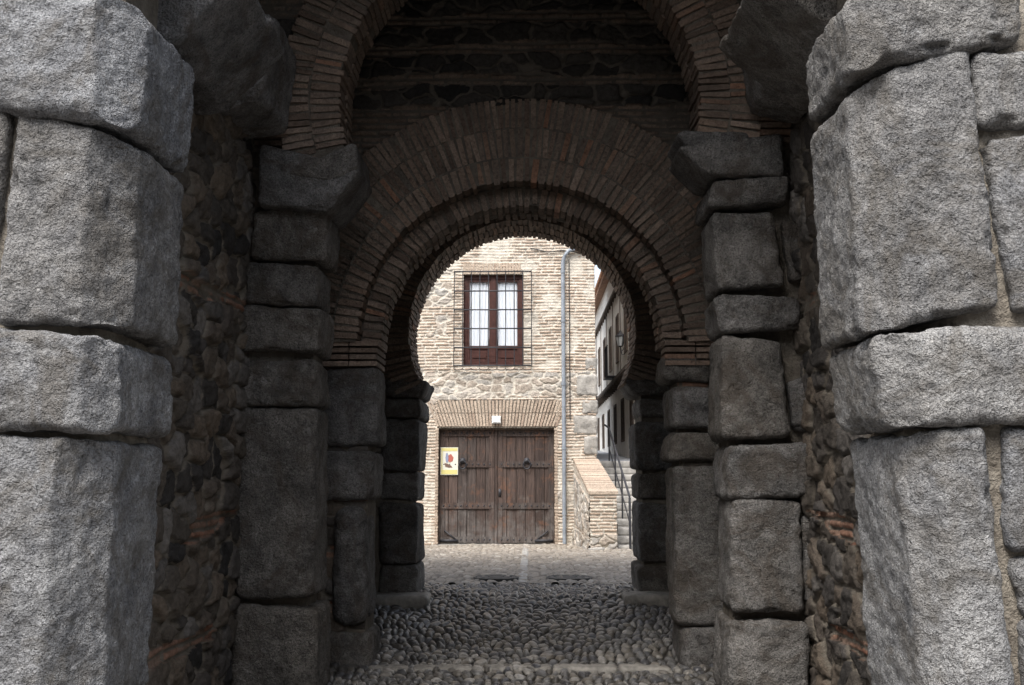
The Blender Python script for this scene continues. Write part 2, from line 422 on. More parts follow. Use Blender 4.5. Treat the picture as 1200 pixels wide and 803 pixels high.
def circ(cx,cz,r): return lambda u,v:((u-cx)**2+(v-cz)**2<r*r)|((v<cz)&(abs(u-cx)<r))
sheet('horseshoe_arch_spandrel',-2.3,2.2,4.42,8,.02,.012,lambda u,v,h:(u,8.262-h,v),lambda U,V:(((V+.02*vn(U*2,V,0,1))%.62)<.42),MB,gate,25,hole=circ(-.09,4.85,1.75))
def bandD(U,V):
    w=V+.05*vn(U*2,V*2,0,6)+.02*vn(U*7,V*7,0,6)
    return (w<5.25)|(((w-5.25)%.31)>.19)
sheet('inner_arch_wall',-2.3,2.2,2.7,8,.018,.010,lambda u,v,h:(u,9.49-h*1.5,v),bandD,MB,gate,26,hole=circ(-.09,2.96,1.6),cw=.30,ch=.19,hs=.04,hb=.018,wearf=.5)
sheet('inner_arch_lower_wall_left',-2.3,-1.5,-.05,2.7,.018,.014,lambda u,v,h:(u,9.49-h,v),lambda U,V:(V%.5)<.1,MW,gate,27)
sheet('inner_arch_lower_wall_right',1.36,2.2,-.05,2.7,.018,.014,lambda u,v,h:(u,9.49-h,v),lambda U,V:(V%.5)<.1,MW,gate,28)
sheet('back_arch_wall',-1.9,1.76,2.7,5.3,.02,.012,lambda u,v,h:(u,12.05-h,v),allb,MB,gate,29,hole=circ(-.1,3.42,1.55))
sheet('front_wall_upper',-7,7,4.25,9.5,.04,.04,lambda u,v,h:(u,5.27-h,v),lambda U,V:V<-9,MW,gate,30,hole=circ(-.2,AZ,2.0),cw=.5,ch=.32)
sheet('gate_rear_facade',-7,7,-.05,9.5,.035,.02,lambda u,v,h:(u,12.88+h,v),lambda U,V:((V%.9)<.2),MW,gate,31,hole=lambda u,v:(((u+.1)**2+(v-3.42)**2<1.5**2)|((v<3.42)&(abs(u+.1)<1.4))),cw=.4,ch=.28,flip=True)

def ring(a,cx,cz,r0,r1,a0,a1,ys,th=.045,gap=.022,jr=.012,jy=.01,rows=1,out=.06):
    for ri in range(rows):
        ra=r0+(r1-r0)*ri/rows;rb=r0+(r1-r0)*(ri+1)/rows-(.012 if rows>1 else 0)
        for yi in range(len(ys)-1):
            step=(th+gap)/ra
            t=a0+random.uniform(0,step)*(.0 if ri==0 else .5)
            while t<a1-step*.4:
                w=th/ra*random.uniform(.72,1.15)
                o=random.uniform(-jr,jr);oy=random.uniform(-jy,jy);tw=random.uniform(-.01,.01)
                if random.random()<out:o+=.03;oy+=.015
                P=[]
                for kk,rr_ in enumerate((ra+o,rb+random.uniform(-.5,.3)*jr)):
                    for y in (ys[yi]+oy,ys[yi+1]-.012+random.uniform(-.4,.4)*jy):
                        for tt in (t,t+w*(ra/rr_)**.4):
                            tt2=tt+tw*(kk-.5)+random.uniform(-.002,.002)
                            P.append((cx+rr_*math.cos(tt2),y+random.uniform(-.004,.004),cz+rr_*math.sin(tt2)))
                a.hexa(P);t+=w+gap/ra*random.uniform(.7,1.3)
def backing(a,cx,cz,r0,r1,a0,a1,y0,y1,n=60):
    for i in range(n):
        t0=a0+(a1-a0)*i/n;t1=a0+(a1-a0)*(i+1)/n;P=[]
        for r_ in (r0,r1):
            for y in (y0,y1):
                for t in (t0,t1):P.append((cx+r_*math.cos(t),y,cz+r_*math.sin(t)))
        a.hexa(P)
a=Acc();b=Acc()
a0,a1=R(-17),R(197)
ring(a,-.09,4.85,1.49,2.02,a0,a1,[8.18,8.45,8.72],rows=2,gap=.018);backing(b,-.09,4.85,1.51,1.99,a0,a1,8.193,8.7)
ring(a,-.09,2.96,1.76,2.36,R(2),R(178),[9.42,9.6],rows=2,jr=.01,th=.042,gap=.018,jy=.006);backing(b,-.09,2.96,1.7,2.33,0,math.pi,9.43,9.55)
ring(a,-.09,2.96,1.51,1.74,R(0),R(180),[9.36,9.7],th=.05,jy=.006);backing(b,-.09,2.96,1.53,1.76,0,math.pi,9.375,9.71)
ring(a,-.09,2.96,1.32,1.50,R(-1),R(181),[9.54,9.8,10.03],th=.05);backing(b,-.09,2.96,1.34,1.525,0,math.pi,9.56,10.0)
e0,e1=R(-27),R(207)
ring(a,-.1,3.42,1.34,1.66,e0,e1,[11.98,12.26,12.56,12.9],th=.047,gap=.018,jr=.007,out=.02);backing(b,-.1,3.42,1.355,1.62,e0,e1,12.01,12.87)
a.obj('brick_voussoirs',BR,gate);b.obj('arch_mortar',MORI,gate)
a=Acc();z=2.74
while z<2.98:
    for xa,xb in ((-1.95,-1.42),(1.24,1.8)):
        a.box(xa,(xa+xb)/2-.006,9.40+random.uniform(-.01,.01),9.7,z,z+.042);a.box((xa+xb)/2+.006,xb+random.uniform(-.01,.01),9.40+random.uniform(-.01,.01),9.98,z,z+.042)
    z+=.062
z=4.46
while z<5.2:
    hw=math.sqrt(max(0,1.95**2-(z-4.85)**2))
    for xa,xb in ((-2.30,-.09-hw),(-.09+hw,2.15)):
        if xb-xa>.05: a.box(xa,xb,8.2+random.uniform(-.012,.012),8.5,z,z+.044)
    z+=.064
a.obj('brick_jambs',BR,gate)

# --- granite blocks, outer piers
a=Acc()
def SA(q,y0=5.0,y1=5.9,ch=.10,side=0,amp=.03,cell=.0165,r=.045): rock(a,q,y0,y1,cell,r,amp,None,ch if side else 0,side,jit=.8)
SA([(-3.3,3.66),(-2.05,3.50),(-2.02,4.22),(-3.3,4.25)],4.93,5.95,.14,1,.034,r=.08)
SA([(-2.66,2.50),(-2.04,2.47),(-2.04,3.44),(-2.6,3.60)],4.99,5.9,.14,1)
SA([(-3.25,2.55),(-2.71,2.53),(-2.65,3.60),(-3.3,3.62)],5.0,5.9)
SA([(-3.2,1.98),(-2.07,1.96),(-2.05,2.43),(-3.2,2.51)],4.95,5.92,.11,1,r=.065)
SA([(-2.70,.55),(-2.13,.55),(-2.10,1.92),(-2.64,1.95)],4.98,5.9,.16,1)
SA([(-3.3,.55),(-2.76,.55),(-2.70,1.95),(-3.3,1.95)],5.0,5.9)
SA([(-3.2,-.1),(-2.1,-.1),(-2.1,.52),(-3.2,.54)],4.95,5.9,.1,1)
SA([(1.66,3.78),(2.50,3.90),(2.52,4.25),(1.62,4.25)],4.94,5.92,.12,-1,.034,r=.07)
SA([(1.70,2.47),(2.32,2.56),(2.20,3.88),(1.66,3.74)],4.99,5.92,.13,-1)
SA([(2.26,3.48),(2.95,3.48),(2.95,3.87),(2.24,3.87)],5.0,5.9)
SA([(2.36,2.56),(2.95,2.56),(2.95,3.45),(2.29,3.44)],5.0,5.9)
SA([(2.55,3.91),(3.3,3.91),(3.3,4.25),(2.56,4.25)],5.0,5.9)
SA([(1.74,1.99),(2.98,2.01),(2.98,2.46),(1.70,2.43)],4.95,5.93,.12,-1,r=.065)
SA([(1.90,.45),(2.26,.45),(2.22,1.96),(1.80,1.96)],4.98,5.92,.12,-1)
SA([(2.30,1.38),(2.9,1.38),(2.9,1.96),(2.27,1.96)],5.0,5.9)
SA([(2.31,1.08),(2.62,1.06),(2.62,1.34),(2.31,1.34)],5.01,5.9,r=.05)
SA([(2.32,.4),(2.95,.4),(2.95,1.03),(2.32,1.03)],5.0,5.9)
SA([(1.8,-.1),(2.9,-.1),(2.9,.41),(1.84,.41)],4.95,5.9,.1,-1)
cx,cz=-.2,AZ;n=17
for i in range(n):
    t0=R(-22)+R(224)*i/n+.008;t1=R(-22)+R(224)*(i+1)/n-.008
    if i in(0,n-1): y0,y1=5.05,5.75
    else: y0,y1=5.05,6.3
    q=[(cx+1.85*math.cos(t0),cz+1.85*math.sin(t0)),(cx+2.6*math.cos(t0),cz+2.6*math.sin(t0)),(cx+2.6*math.cos(t1),cz+2.6*math.sin(t1)),(cx+1.85*math.cos(t1),cz+1.85*math.sin(t1))]
    rock(a,q,y0,y1,.05,.04,.02)
for sgn,xe in ((-1,-3.36),(1,3.0)):
    z=-.05
    for hh in (.55,.7,.45,.8,.5,.6,.6):
        x=abs(xe)
        while x<6.8:
            w=random.uniform(.5,1.1);x1=min(x+w,6.9)
            q=rq(x,x1-.04,z,z+hh-.04) if sgn>0 else rq(-x1,-x-.04,z,z+hh-.04)
            if x1-x>.2: rock(a,q,5.0,5.6,.06,.05,.03)
            x=x1
        z+=hh
a.obj('outer_pier_granite_blocks',GR_A,gate,True)

a=Acc()
rock(a,[(-2.36,4.22),(-2.12,4.25),(-1.68,4.72),(-2.36,4.78)],5.72,6.9,.03,.06,.03)
rock(a,[(1.85,4.22),(2.2,4.22),(2.2,4.78),(1.30,4.72)],5.72,6.9,.03,.06,.03)
rock(a,[(-2.38,4.42),(-2.0,4.52),(-1.92,5.2),(-2.38,5.25)],7.3,8.1,.03,.06,.03)
rock(a,[(1.78,4.66),(2.2,4.55),(2.2,5.3),(1.72,5.2)],7.3,8.1,.03,.06,.03)
def SC(q,y0=8.15,y1=8.76,amp=.028,r=.05,cell=.021,jit=1.): rock(a,q,y0+random.uniform(-.04,.04),y1,cell,r,amp,jit=jit)
SC([(-2.24,3.93),(-1.66,3.87),(-1.37,4.22),(-2.22,4.46)],8.06,8.78,.02)
SC([(-2.05,4.15),(-1.60,4.10),(-1.40,4.22),(-1.42,4.46)],8.09,8.76,.016,.05)
for q in ([(-2.32,3.48),(-1.68,3.46),(-1.70,3.93),(-2.28,3.90)],[(-2.34,3.13),(-1.72,3.12),(-1.70,3.44),(-2.34,3.46)],
          [(-2.36,2.70),(-1.69,2.70),(-1.70,3.09),(-2.34,3.10)],[(-2.38,2.29),(-1.74,2.29),(-1.72,2.67),(-2.36,2.68)],
          [(-2.34,.80),(-1.71,.77),(-1.73,2.25),(-2.36,2.26)],[(-2.36,.02),(-1.66,.02),(-1.68,.73),(-2.36,.75)]): SC(q)
SC([(1.46,4.16),(2.06,4.16),(2.08,4.52),(1.19,4.40)],8.06,8.78,.02)
SC([(1.40,4.25),(1.80,4.2),(1.80,4.54),(1.20,4.54)],8.09,8.76,.016,.05)
for q in ([(1.44,3.90),(2.12,3.92),(2.12,4.14),(1.48,4.14)],[(1.48,3.20),(2.06,3.24),(1.98,3.87),(1.46,3.87)],
          [(1.50,2.87),(2.18,2.90),(2.16,3.17),(1.50,3.16)],[(1.50,2.03),(2.04,2.04),(2.02,2.80),(1.52,2.84)],
          [(1.53,1.57),(2.26,1.57),(2.26,1.99),(1.54,1.99)],[(1.54,.66),(2.10,.68),(2.10,1.52),(1.58,1.54)],
          [(1.53,.0),(2.12,.0),(2.12,.62),(1.52,.63)]): SC(q)
SC([(2.08,2.1),(2.24,2.1),(2.24,2.5),(2.08,2.5)],8.2,8.7,r=.04);SC([(2.08,3.3),(2.24,3.3),(2.24,3.8),(2.06,3.8)],8.2,8.7,r=.04)
SC([(2.14,.75),(2.26,.75),(2.26,1.4),(2.14,1.4)],8.2,8.7,r=.04)
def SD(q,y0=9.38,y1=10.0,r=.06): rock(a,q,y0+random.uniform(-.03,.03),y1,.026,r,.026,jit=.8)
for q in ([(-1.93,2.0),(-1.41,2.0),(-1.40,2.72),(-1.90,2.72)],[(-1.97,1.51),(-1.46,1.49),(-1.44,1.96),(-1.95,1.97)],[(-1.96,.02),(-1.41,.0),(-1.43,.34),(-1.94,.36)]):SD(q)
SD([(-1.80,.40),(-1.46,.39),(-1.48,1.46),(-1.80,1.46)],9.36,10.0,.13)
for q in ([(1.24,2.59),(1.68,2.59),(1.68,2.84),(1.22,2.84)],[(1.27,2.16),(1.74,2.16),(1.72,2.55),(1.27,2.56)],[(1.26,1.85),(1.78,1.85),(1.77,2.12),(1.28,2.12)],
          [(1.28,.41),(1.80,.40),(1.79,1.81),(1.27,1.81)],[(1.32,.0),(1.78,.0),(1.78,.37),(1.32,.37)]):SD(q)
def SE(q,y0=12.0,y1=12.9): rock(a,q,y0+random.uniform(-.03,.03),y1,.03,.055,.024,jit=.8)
for s in (0,1):
    f=(lambda x:x) if not s else (lambda x:-.06-x)
    q=[(-1.72,2.66),(-1.30,2.64),(-1.20,2.84),(-1.72,2.84)]
    if s: q=[(-.10-q[1][0],q[1][1]),(-.10-q[0][0],q[0][1]),(-.10-q[3][0],q[3][1]),(-.10-q[2][0],q[2][1])]
    SE(q,11.96)
    zz=[2.63,2.38,1.77,1.42,.70,.30]
    for i in range(5):
        A,B=sorted((f(-1.76),f(-1.31+random.uniform(-.03,.02))))
        SE(rq(A,B,zz[i+1]+.015,zz[i]-.015))
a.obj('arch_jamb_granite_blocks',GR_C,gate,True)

# ------------------------------------------------------------------ corner house
house=empty('brick_corner_house')
HX0,HX1,HY=-9.,1.43,22.5
def kF(U,V):
    n=vn(U*1.3,V*1.6,0,41)+.4*vn(U*4,V*4,0,42)
    rub=((V+.05*n>3.42)&(V+.05*n<3.98))|((n>.5)&(V<3.4))|((U<-1.75)&(n>.2)&(V>3.9)&(V<6.3)&(((V+.03*n)%.75)>.2))|((n>.7)&(V<5.6)&(U>0))
    return ~rub
gx0,gx1,gz0,gz1=-2.04,.53,.1,2.77;wx0,wx1,wz0,wz1=-1.50,-.16,4.12,6.16
hole=lambda u,v:((u>gx0)&(u<gx1)&(v<gz1))|((u>wx0)&(u<wx1)&(v>wz0)&(v<wz1))|((u>gx0-.02)&(u<gx1+.02)&(v>2.7)&(v<3.36))
sheet('facade_wall',HX0,HX1,.05,9.6,.02,.012,lambda u,v,h:(u,HY-h,v),kF,MF,house,51,hole=hole,bc=.068,bl=.30,hb=.018,hs=.02,cw=.27,ch=.16,e0=.05,e1=.3,dm=.4)
sheet('side_wall',HY-.01,34,.05,9.6,.05,.017,lambda u,v,h:(HX1+h-.02,u,v),kF,MF,house,52,bc=.068,bl=.3,hb=.02)
a=Acc()
a.box(HX0,gx0,HY+.03,HY+.5,0,9.6);a.box(gx1,HX1-.04,HY+.03,HY+.5,0,9.6)
a.box(gx0,wx0,HY+.03,HY+.5,2.77,9.6);a.box(wx1,gx1,HY+.03,HY+.5,2.77,9.6)
a.box(wx0,wx1,HY+.03,HY+.5,2.77,wz0);a.box(wx0,wx1,HY+.03,HY+.5,wz1,9.6)
a.obj('wall_core',MOR,house)
a=Acc()
z=gz0
while z<gz1-.06:
    for xx,d in ((gx0,1),(gx1,-1)):
        o=random.uniform(-.008,.008);a.box(min(xx-.05*d,xx+.015*d+o),max(xx-.05*d,xx+.015*d+o),HY-.02+random.uniform(-.008,.004),HY+.24,z,z+.052)
    z+=.068
x=gx0-.02
while x<gx1:
    w=.05;zt=3.35+random.uniform(-.015,.01)
    lean=(x-(gx0+gx1)/2)*.09
    P=[(x,HY-.022+random.uniform(-.006,.004),2.775),(x+w,HY-.02,2.775),(x,HY+.2,2.775),(x+w,HY+.2,2.775),(x+lean,HY-.02,3.06),(x+lean+w,HY-.02,3.06),(x+lean,HY+.2,3.06),(x+lean+w,HY+.2,3.06)]
    a.hexa(P)
    lean2=lean*2
    P=[(x+lean,HY-.022+random.uniform(-.006,.004),3.075),(x+lean+w,HY-.02,3.075),(x+lean,HY+.2,3.075),(x+lean+w,HY+.2,3.075),(x+lean2,HY-.02,zt),(x+lean2+w,HY-.02,zt),(x+lean2,HY+.2,zt),(x+lean2+w,HY+.2,zt)]
    a.hexa(P);x+=.068
for k in range(int((wx1-wx0)/.068)):
    x=wx0+k*.068;a.box(x,x+.05,HY-.02,HY+.12,wz1+.01,wz1+.25)
a.obj('brick_lintels',BRF,house)
b=Acc();b.box(gx0-.25,gx1+.2,HY+.006,HY+.03,2.74,3.4);b.obj('lintel_mortar',MOR,house)
a=Acc()
ym=HY+.16;mid=-.77
for (x0,x1) in ((gx0+.03,mid-.03),(mid+.03,gx1-.03)):
    nb=6;w=(x1-x0)/nb
    for i in range(nb):
        a.box(x0+i*w+.006,x0+(i+1)*w-.006,ym+random.uniform(-.006,.006),ym+.05,gz0+.12+random.uniform(0,.03),gz1-.06)
    for zc in (gz0+.22,1.05,1.95,gz1-.14):
        a.box(x0+.01,x1-.01,ym-.028,ym,zc-.065,zc+.065)
    for xx in (x0+.06,x1-.06,): a.box(xx-.055,xx+.055,ym-.022,ym-.001,gz0+.13,gz1-.065)
a.box(mid-.028,mid+.028,ym-.045,ym+.04,gz0+.1,gz1-.05)
a.obj('garage_door_leaves',DOOR,house)
a=Acc()
a.box(gx0-.02,gx1+.02,HY+.08,HY+.3,gz1-.07,gz1+.0);a.box(gx0+.0,gx0+.03,HY+.1,HY+.24,gz0,gz1-.07);a.box(gx1-.03,gx1,HY+.1,HY+.24,gz0,gz1-.07)
a.box(gx0,gx1,ym+.052,HY+.4,gz0,gz1-.072)
a.obj('garage_door_frame',TIMB,house)
a=Acc()
def stud(a,x,y,z,r):
    V=[];N=8
    for rr_,dy in ((.01*r,-.8*r),(.6*r,-.6*r),(r,0)):
        for k in range(N):V.append((x+rr_*math.cos(k*math.pi/4),y+dy,z+rr_*math.sin(k*math.pi/4)))
    F=[(i*N+k,(i+1)*N+k,(i+1)*N+(k+1)%N,i*N+(k+1)%N) for i in range(2) for k in range(N)]
    a.add(V,F)
for (x0,x1) in ((gx0+.03,mid-.03),(mid+.03,gx1-.03)):
    for zc in (gz0+.22,1.05,1.95,gz1-.14):
        for i in range(9): stud(a,x0+.1+(x1-x0-.2)*i/8,ym-.028,zc,.02)
for xk in (-1.5,-.09):
    stud(a,xk,ym-.03,2.03,.07)
    pts=[(xk+.08*math.sin(t),ym-.07,1.94-.09*math.cos(t)) for t in np.linspace(-2.9,2.9,16)];a.tube(pts,.016)
for xk,s in ((gx0+.05,1),(gx1-.05,-1)): a.beam((xk,ym-.035,gz0+.2),(xk+.4*s,ym-.035,gz0+.2),.02,.05);a.beam((xk+.38*s,ym-.035,gz0+.2),(xk+.1*s,ym-.035,gz0+.42),.015,.03)
a.box(mid+.06,mid+.12,ym-.04,ym-.02,1.25,1.42)
a.obj('garage_door_ironwork',IRON,house,True)
a=Acc();rock(a,rq(gx0-.1,gx1+.1,.1,.23),HY-.06,HY+.3,.05,.02,.01);a.obj('garage_sill',SLAB,house,True)
# window
a=Acc();yw=HY+.08
a.box(wx0,wx1,yw,yw+.09,wz1-.09,wz1);a.box(wx0,wx1,yw,yw+.09,wz0,wz0+.07)
a.box(wx0,wx0+.09,yw,yw+.09,wz0+.07,wz1-.09);a.box(wx1-.09,wx1,yw,yw+.09,wz0+.07,wz1-.09)
wm=(wx0+wx1)/2;a.box(wm-.05,wm+.05,yw-.01,yw+.08,wz0+.07,wz1-.09)
for s0,s1 in ((wx0+.09,wm-.05),(wm+.05,wx1-.09)):
    a.box(s0,s0+.045,yw+.02,yw+.07,wz0+.07,wz1-.09);a.box(s1-.045,s1,yw+.02,yw+.07,wz0+.07,wz1-.09)
    a.box(s0+.045,s1-.045,yw+.02,yw+.07,wz1-.15,wz1-.09)
    a.box(s0+.045,s1-.045,yw+.02,yw+.07,wz0+.38,wz0+.45);a.box(s0+.045,s1-.045,yw+.02,yw+.07,wz0+.07,wz0+.14)
    a.box(s0+.045,s1-.045,yw+.045,yw+.06,wz0+.14,wz0+.38);a.box(s0+.11,s1-.11,yw+.03,yw+.045,wz0+.18,wz0+.34)
a.obj('window_frame',FRAME,house)
a=Acc();a.box(wx0+.1,wx1-.1,yw+.050,yw+.052,wz0+.45,wz1-.15);a.obj('window_glass_pane',GLASS,house)
nx,nz=160,6
for j,(s0,s1) in enumerate(((wx0+.10,wm-.03),(wm+.03,wx1-.10))):
    U,Vv=np.meshgrid(np.linspace(0,1,nx),np.linspace(0,1,nz),indexing='ij')
    gap=.16*(1-Vv)
    X=s0+(s1-s0)*(U*(1-gap) + (gap if j else 0))
    Y=yw+.076+.006*np.sin(U*40+1.3*Vv)+.0015*np.sin(U*90)
    P=np.stack([X,Y,wz0+.3+(wz1-wz0-.35)*Vv],-1).reshape(-1,3);idx=np.arange(nx*nz).reshape(nx,nz)
    make('curtain_%d'%j,P,np.stack([idx[:-1,:-1],idx[1:,:-1],idx[1:,1:],idx[:-1,1:]],-1).reshape(-1,4),CURT,house)
a=Acc();a.box(wx0,wx1,HY+.49,HY+.52,wz0,wz1);a.obj('window_dark_room',DARK,house)
a=Acc();yg=HY-.16;x0,x1,z0,z1=-1.69,.02,4.08,6.22
for i in range(10):
    x=x0+(x1-x0)*i/9;a.tube([(x,yg,z0),(x,yg,z1)],.010,6)
for z in (z0+.02,z0+.42,z0+.84,z0+1.26,z0+1.68,z1-.02):
    a.beam((x0,yg,z),(x1,yg,z),.012,.028)
    for x in (x0,x1):a.beam((x,yg,z),(x,HY+.02,z),.012,.025)
for i in range(9):
    xa=x0+(x1-x0)*(i+.5)/9;r_=(x1-x0)/18
    a.tube([(xa+r_*math.cos(t),yg,z0-.03+r_*.55*math.sin(t)) for t in np.linspace(math.pi,2*math.pi,9)],.008,5)
a.obj('window_grille',IRON,house,True)
a=Acc()
for k in range(28):a.box(HX0+k*.38,HX0+k*.38+.12,HY-.55,HY,9.42,9.56)
a.obj('eaves_rafters',TIMB,house)
a=Acc();a.hexa([(HX0-.4,HY-.7,9.6),(HX1+.3,HY-.7,9.6),(HX0-.4,28.5,12.),(HX1-3,28.5,12.),(HX0-.4,HY-.7,9.72),(HX1+.3,HY-.7,9.72),(HX0-.4,28.5,12.15),(HX1-3,28.5,12.15)])
for k in range(43):
    x=HX0-.3+k*.25;a.tube([(x,HY-.75,9.74),(x if x<HX1-3 else HX1-3+.0,28.5,12.17)],.09,8)
a.obj('tiled_roof',TILE,house)
a=Acc();xp=.72
pts=[(xp,HY-.09,.25),(xp,HY-.09,6.35)]+[(xp+.22*(1-math.cos(t)),HY-.09,6.35+.35*math.sin(t)) for t in np.linspace(.2,1.5,7)]+[(xp+.6,HY-.09,6.78),(HX1-.1,HY-.09,6.95)]
a.tube(pts,.042,12)
for z in (.9,2.3,3.7,5.1,6.2):a.tube([(xp,HY-.09,z-.03),(xp,HY-.09,z+.03)],.053,12);a.beam((xp,HY-.09,z),(xp,HY+.02,z),.02,.02)
a.obj('drainpipe',PIPE,None,True)
a=Acc();a.tube([(-.0,HY-.035,6.75),(.4,HY-.04,6.66),(.7,HY-.04,6.7),(1.4,HY-.03,6.6)],.012,6);a.tube([(.86,HY-.035,2.9),(.86,HY-.035,6.5)],.01,6);a.obj('facade_cable',IRON,None,True)
a=Acc();a.box(-.85,-.66,HY-.11,HY-.03,2.84,3.0);a.box(-.83,-.68,HY-.125,HY-.11,2.86,2.98);a.obj('wall_light_box',WHITE)
# poster
po=empty('bullfight_poster')
def flat(name,c,x0,x1,z0,z1,y):
    a=Acc();a.box(x0,x1,y,y+.003,z0,z1);g=M(name,.6,.3);g.col(c);a.obj(name,g.m,po)
py=ym-.036
flat('poster_paper',(.66,.65,.56),-1.985,-1.6,1.72,2.32,py)
flat('poster_yellow_top',(.60,.54,.22),-1.97,-1.615,2.24,2.305,py-.004)
flat('poster_yellow_bottom',(.60,.54,.22),-1.97,-1.615,1.735,1.83,py-.004)
flat('poster_yellow_left',(.62,.57,.30),-1.97,-1.94,1.83,2.24,py-.004)
def blob(name,c,pts,y):
    cx_=sum(p[0] for p in pts)/len(pts);cz_=sum(p[1] for p in pts)/len(pts)
    V=[(cx_,y,cz_)]+[(p[0],y,p[1]) for p in pts];n=len(pts)
    me=bpy.data.meshes.new(name);me.from_pydata(V,[],[(0,1+i,1+(i+1)%n) for i in range(n)]);g=M(name,.6,.3);g.col(c);me.materials.append(g.m)
    o=bpy.data.objects.new(name,me);sc.collection.objects.link(o);o.parent=po
blob('poster_cape',(.40,.12,.09),[(-1.84,2.12),(-1.76,2.18),(-1.70,2.1),(-1.72,2.02),(-1.78,1.99),(-1.84,2.04)],py-.005)
blob('poster_bull',(.16,.10,.08),[(-1.9,1.98),(-1.82,1.96),(-1.75,1.92),(-1.72,1.88),(-1.8,1.88),(-1.88,1.9)],py-.006)
blob('poster_matador',(.24,.27,.38),[(-1.86,2.2),(-1.83,2.2),(-1.81,2.1),(-1.82,1.99),(-1.86,1.99),(-1.88,2.1)],py-.007)
a=Acc()
for z0_,z1_,w in ((3.05,3.35,.32),(2.6,3.0,.5),(2.15,2.55,.28),(3.45,3.9,.42),(4.0,4.3,.25)):
    rock(a,rq(HX1-w,HX1+.03,z0_,z1_),HY-.03,HY+.3,.035,.04,.03)
a.obj('corner_quoins',QUO,house,True)

# ------------------------------------------------------------------ parapet, stairs, railing
par=empty('parapet_wall')
zf,zb=1.34,2.02;zg=.15
kP=lambda U,V:(V>.55)
def lerp(a_,b_,t):return a_+(b_-a_)*t
PX=1.70
sheet('parapet_end',1.17,PX,zg,zf,.015,.011,lambda u,v,h:(u,20.6-h,v),kP,MF,par,61,bc=.066,hb=.018)
def plL(u,v,h):
    t=u/1.87;zt=lerp(zf,zb,t);return (lerp(1.17,.94,t)-h,20.6+1.85*t,zg+(v)*(zt-zg))
sheet('parapet_left_side',0,1.87,0,1,.015,.008,plL,lambda U,V:(V>.86)|((V<.3)&(V>.24)),MF,par,62,flip=True,ch=.12,cw=.2,bc=.035)
def plR(u,v,h):
    t=u/1.9;return (lerp(PX,1.44,t)+h*.5,20.6+1.9*t,zg+v*(lerp(zf,zb,t)-zg))
sheet('parapet_right_side',0,1.9,0,1,.03,.01,plR,lambda U,V:(V>.8),MF,par,63,ch=.12,bc=.035)
a=Acc()
a.hexa([(1.19,20.62,0),(PX-.02,20.62,0),(.97,22.49,0),(1.42,22.49,0),(1.19,20.62,zf-.01),(PX-.02,20.62,zf-.01),(.97,22.49,zb-.01),(1.42,22.49,zb-.01)])
a.obj('parapet_core',MOR,par)
a=Acc()
N=26
for i in range(N):
    t0=i/N;t1=(i+.8)/N
    def c(t,s):return (lerp(1.14,.92,t) if s==0 else lerp(PX+.03,1.46,t)),20.57+1.9*t
    (xa,ya),(xb,yb)=c(t0,0),c(t0,1);(xc,yc),(xd,yd)=c(t1,0),c(t1,1);z0_=lerp(zf,zb,t0);z1_=lerp(zf,zb,t1);j=random.uniform(0,.012)
    a.hexa([(xa,ya,z0_),(xb,yb,z0_),(xc,yc,z1_),(xd,yd,z1_),(xa,ya,z0_+.05+j),(xb,yb,z0_+.05+j),(xc,yc,z1_+.05+j),(xd,yd,z1_+.05+j)])
a.obj('parapet_coping',BRF,par)
a=Acc();rock(a,rq(1.12,1.45,.12,.30),20.5,20.9,.04,.03,.02);rock(a,rq(1.47,1.75,.12,.28),20.5,20.9,.04,.03,.02);a.obj('parapet_plinth_stones',QUO,par,True)
a=Acc();ns=12
for i in range(ns):
    y=20.75+i*.31;z=.18+.155*(i+1);xl=max(1.45,PX+.01-.137*(y-20.6))
    rock(a,rq(xl,3.6 if y<24 else 2.60,max(z-.16,0) if i else 0,z),y,y+.36 if i<ns-1 else y+.6,.06,.015,.012)
a.obj('stone_staircase',STEP,None,True)
a=Acc();zt=.18+.155*ns
a.hexa([(1.41,24.3,zt-.3),(2.62,24.3,zt-.3),(1.41,48,zt+.6),(2.62,48,zt+.6),(1.41,24.3,zt-.005),(2.62,24.3,zt-.005),(1.41,48,zt+.9),(2.62,48,zt+.9)])
a.obj('alley_paving',plain('alley_paving_mat',(.30,.31,.33),.8,.4,4,0,.01))
a=Acc()
r0=(1.97,20.75,1.30);r1=(1.86,24.5,2.83)
a.tube([(1.97,20.72,.25),(1.97,20.72,1.27),r0,r1,(1.84,25.6,2.95)],.024,8)
a.tube([(1.97,20.75,.78),(1.86,24.5,2.35)],.015,8)
for t in (0,.33,.66,1.):
    x=lerp(r0[0],r1[0],t);y=lerp(r0[1],r1[1],t);z=lerp(r0[2],r1[2],t);a.tube([(x,y,z-1.0),(x,y,z)],.017,8)
a.obj('stair_handrail',IRON,None,True)

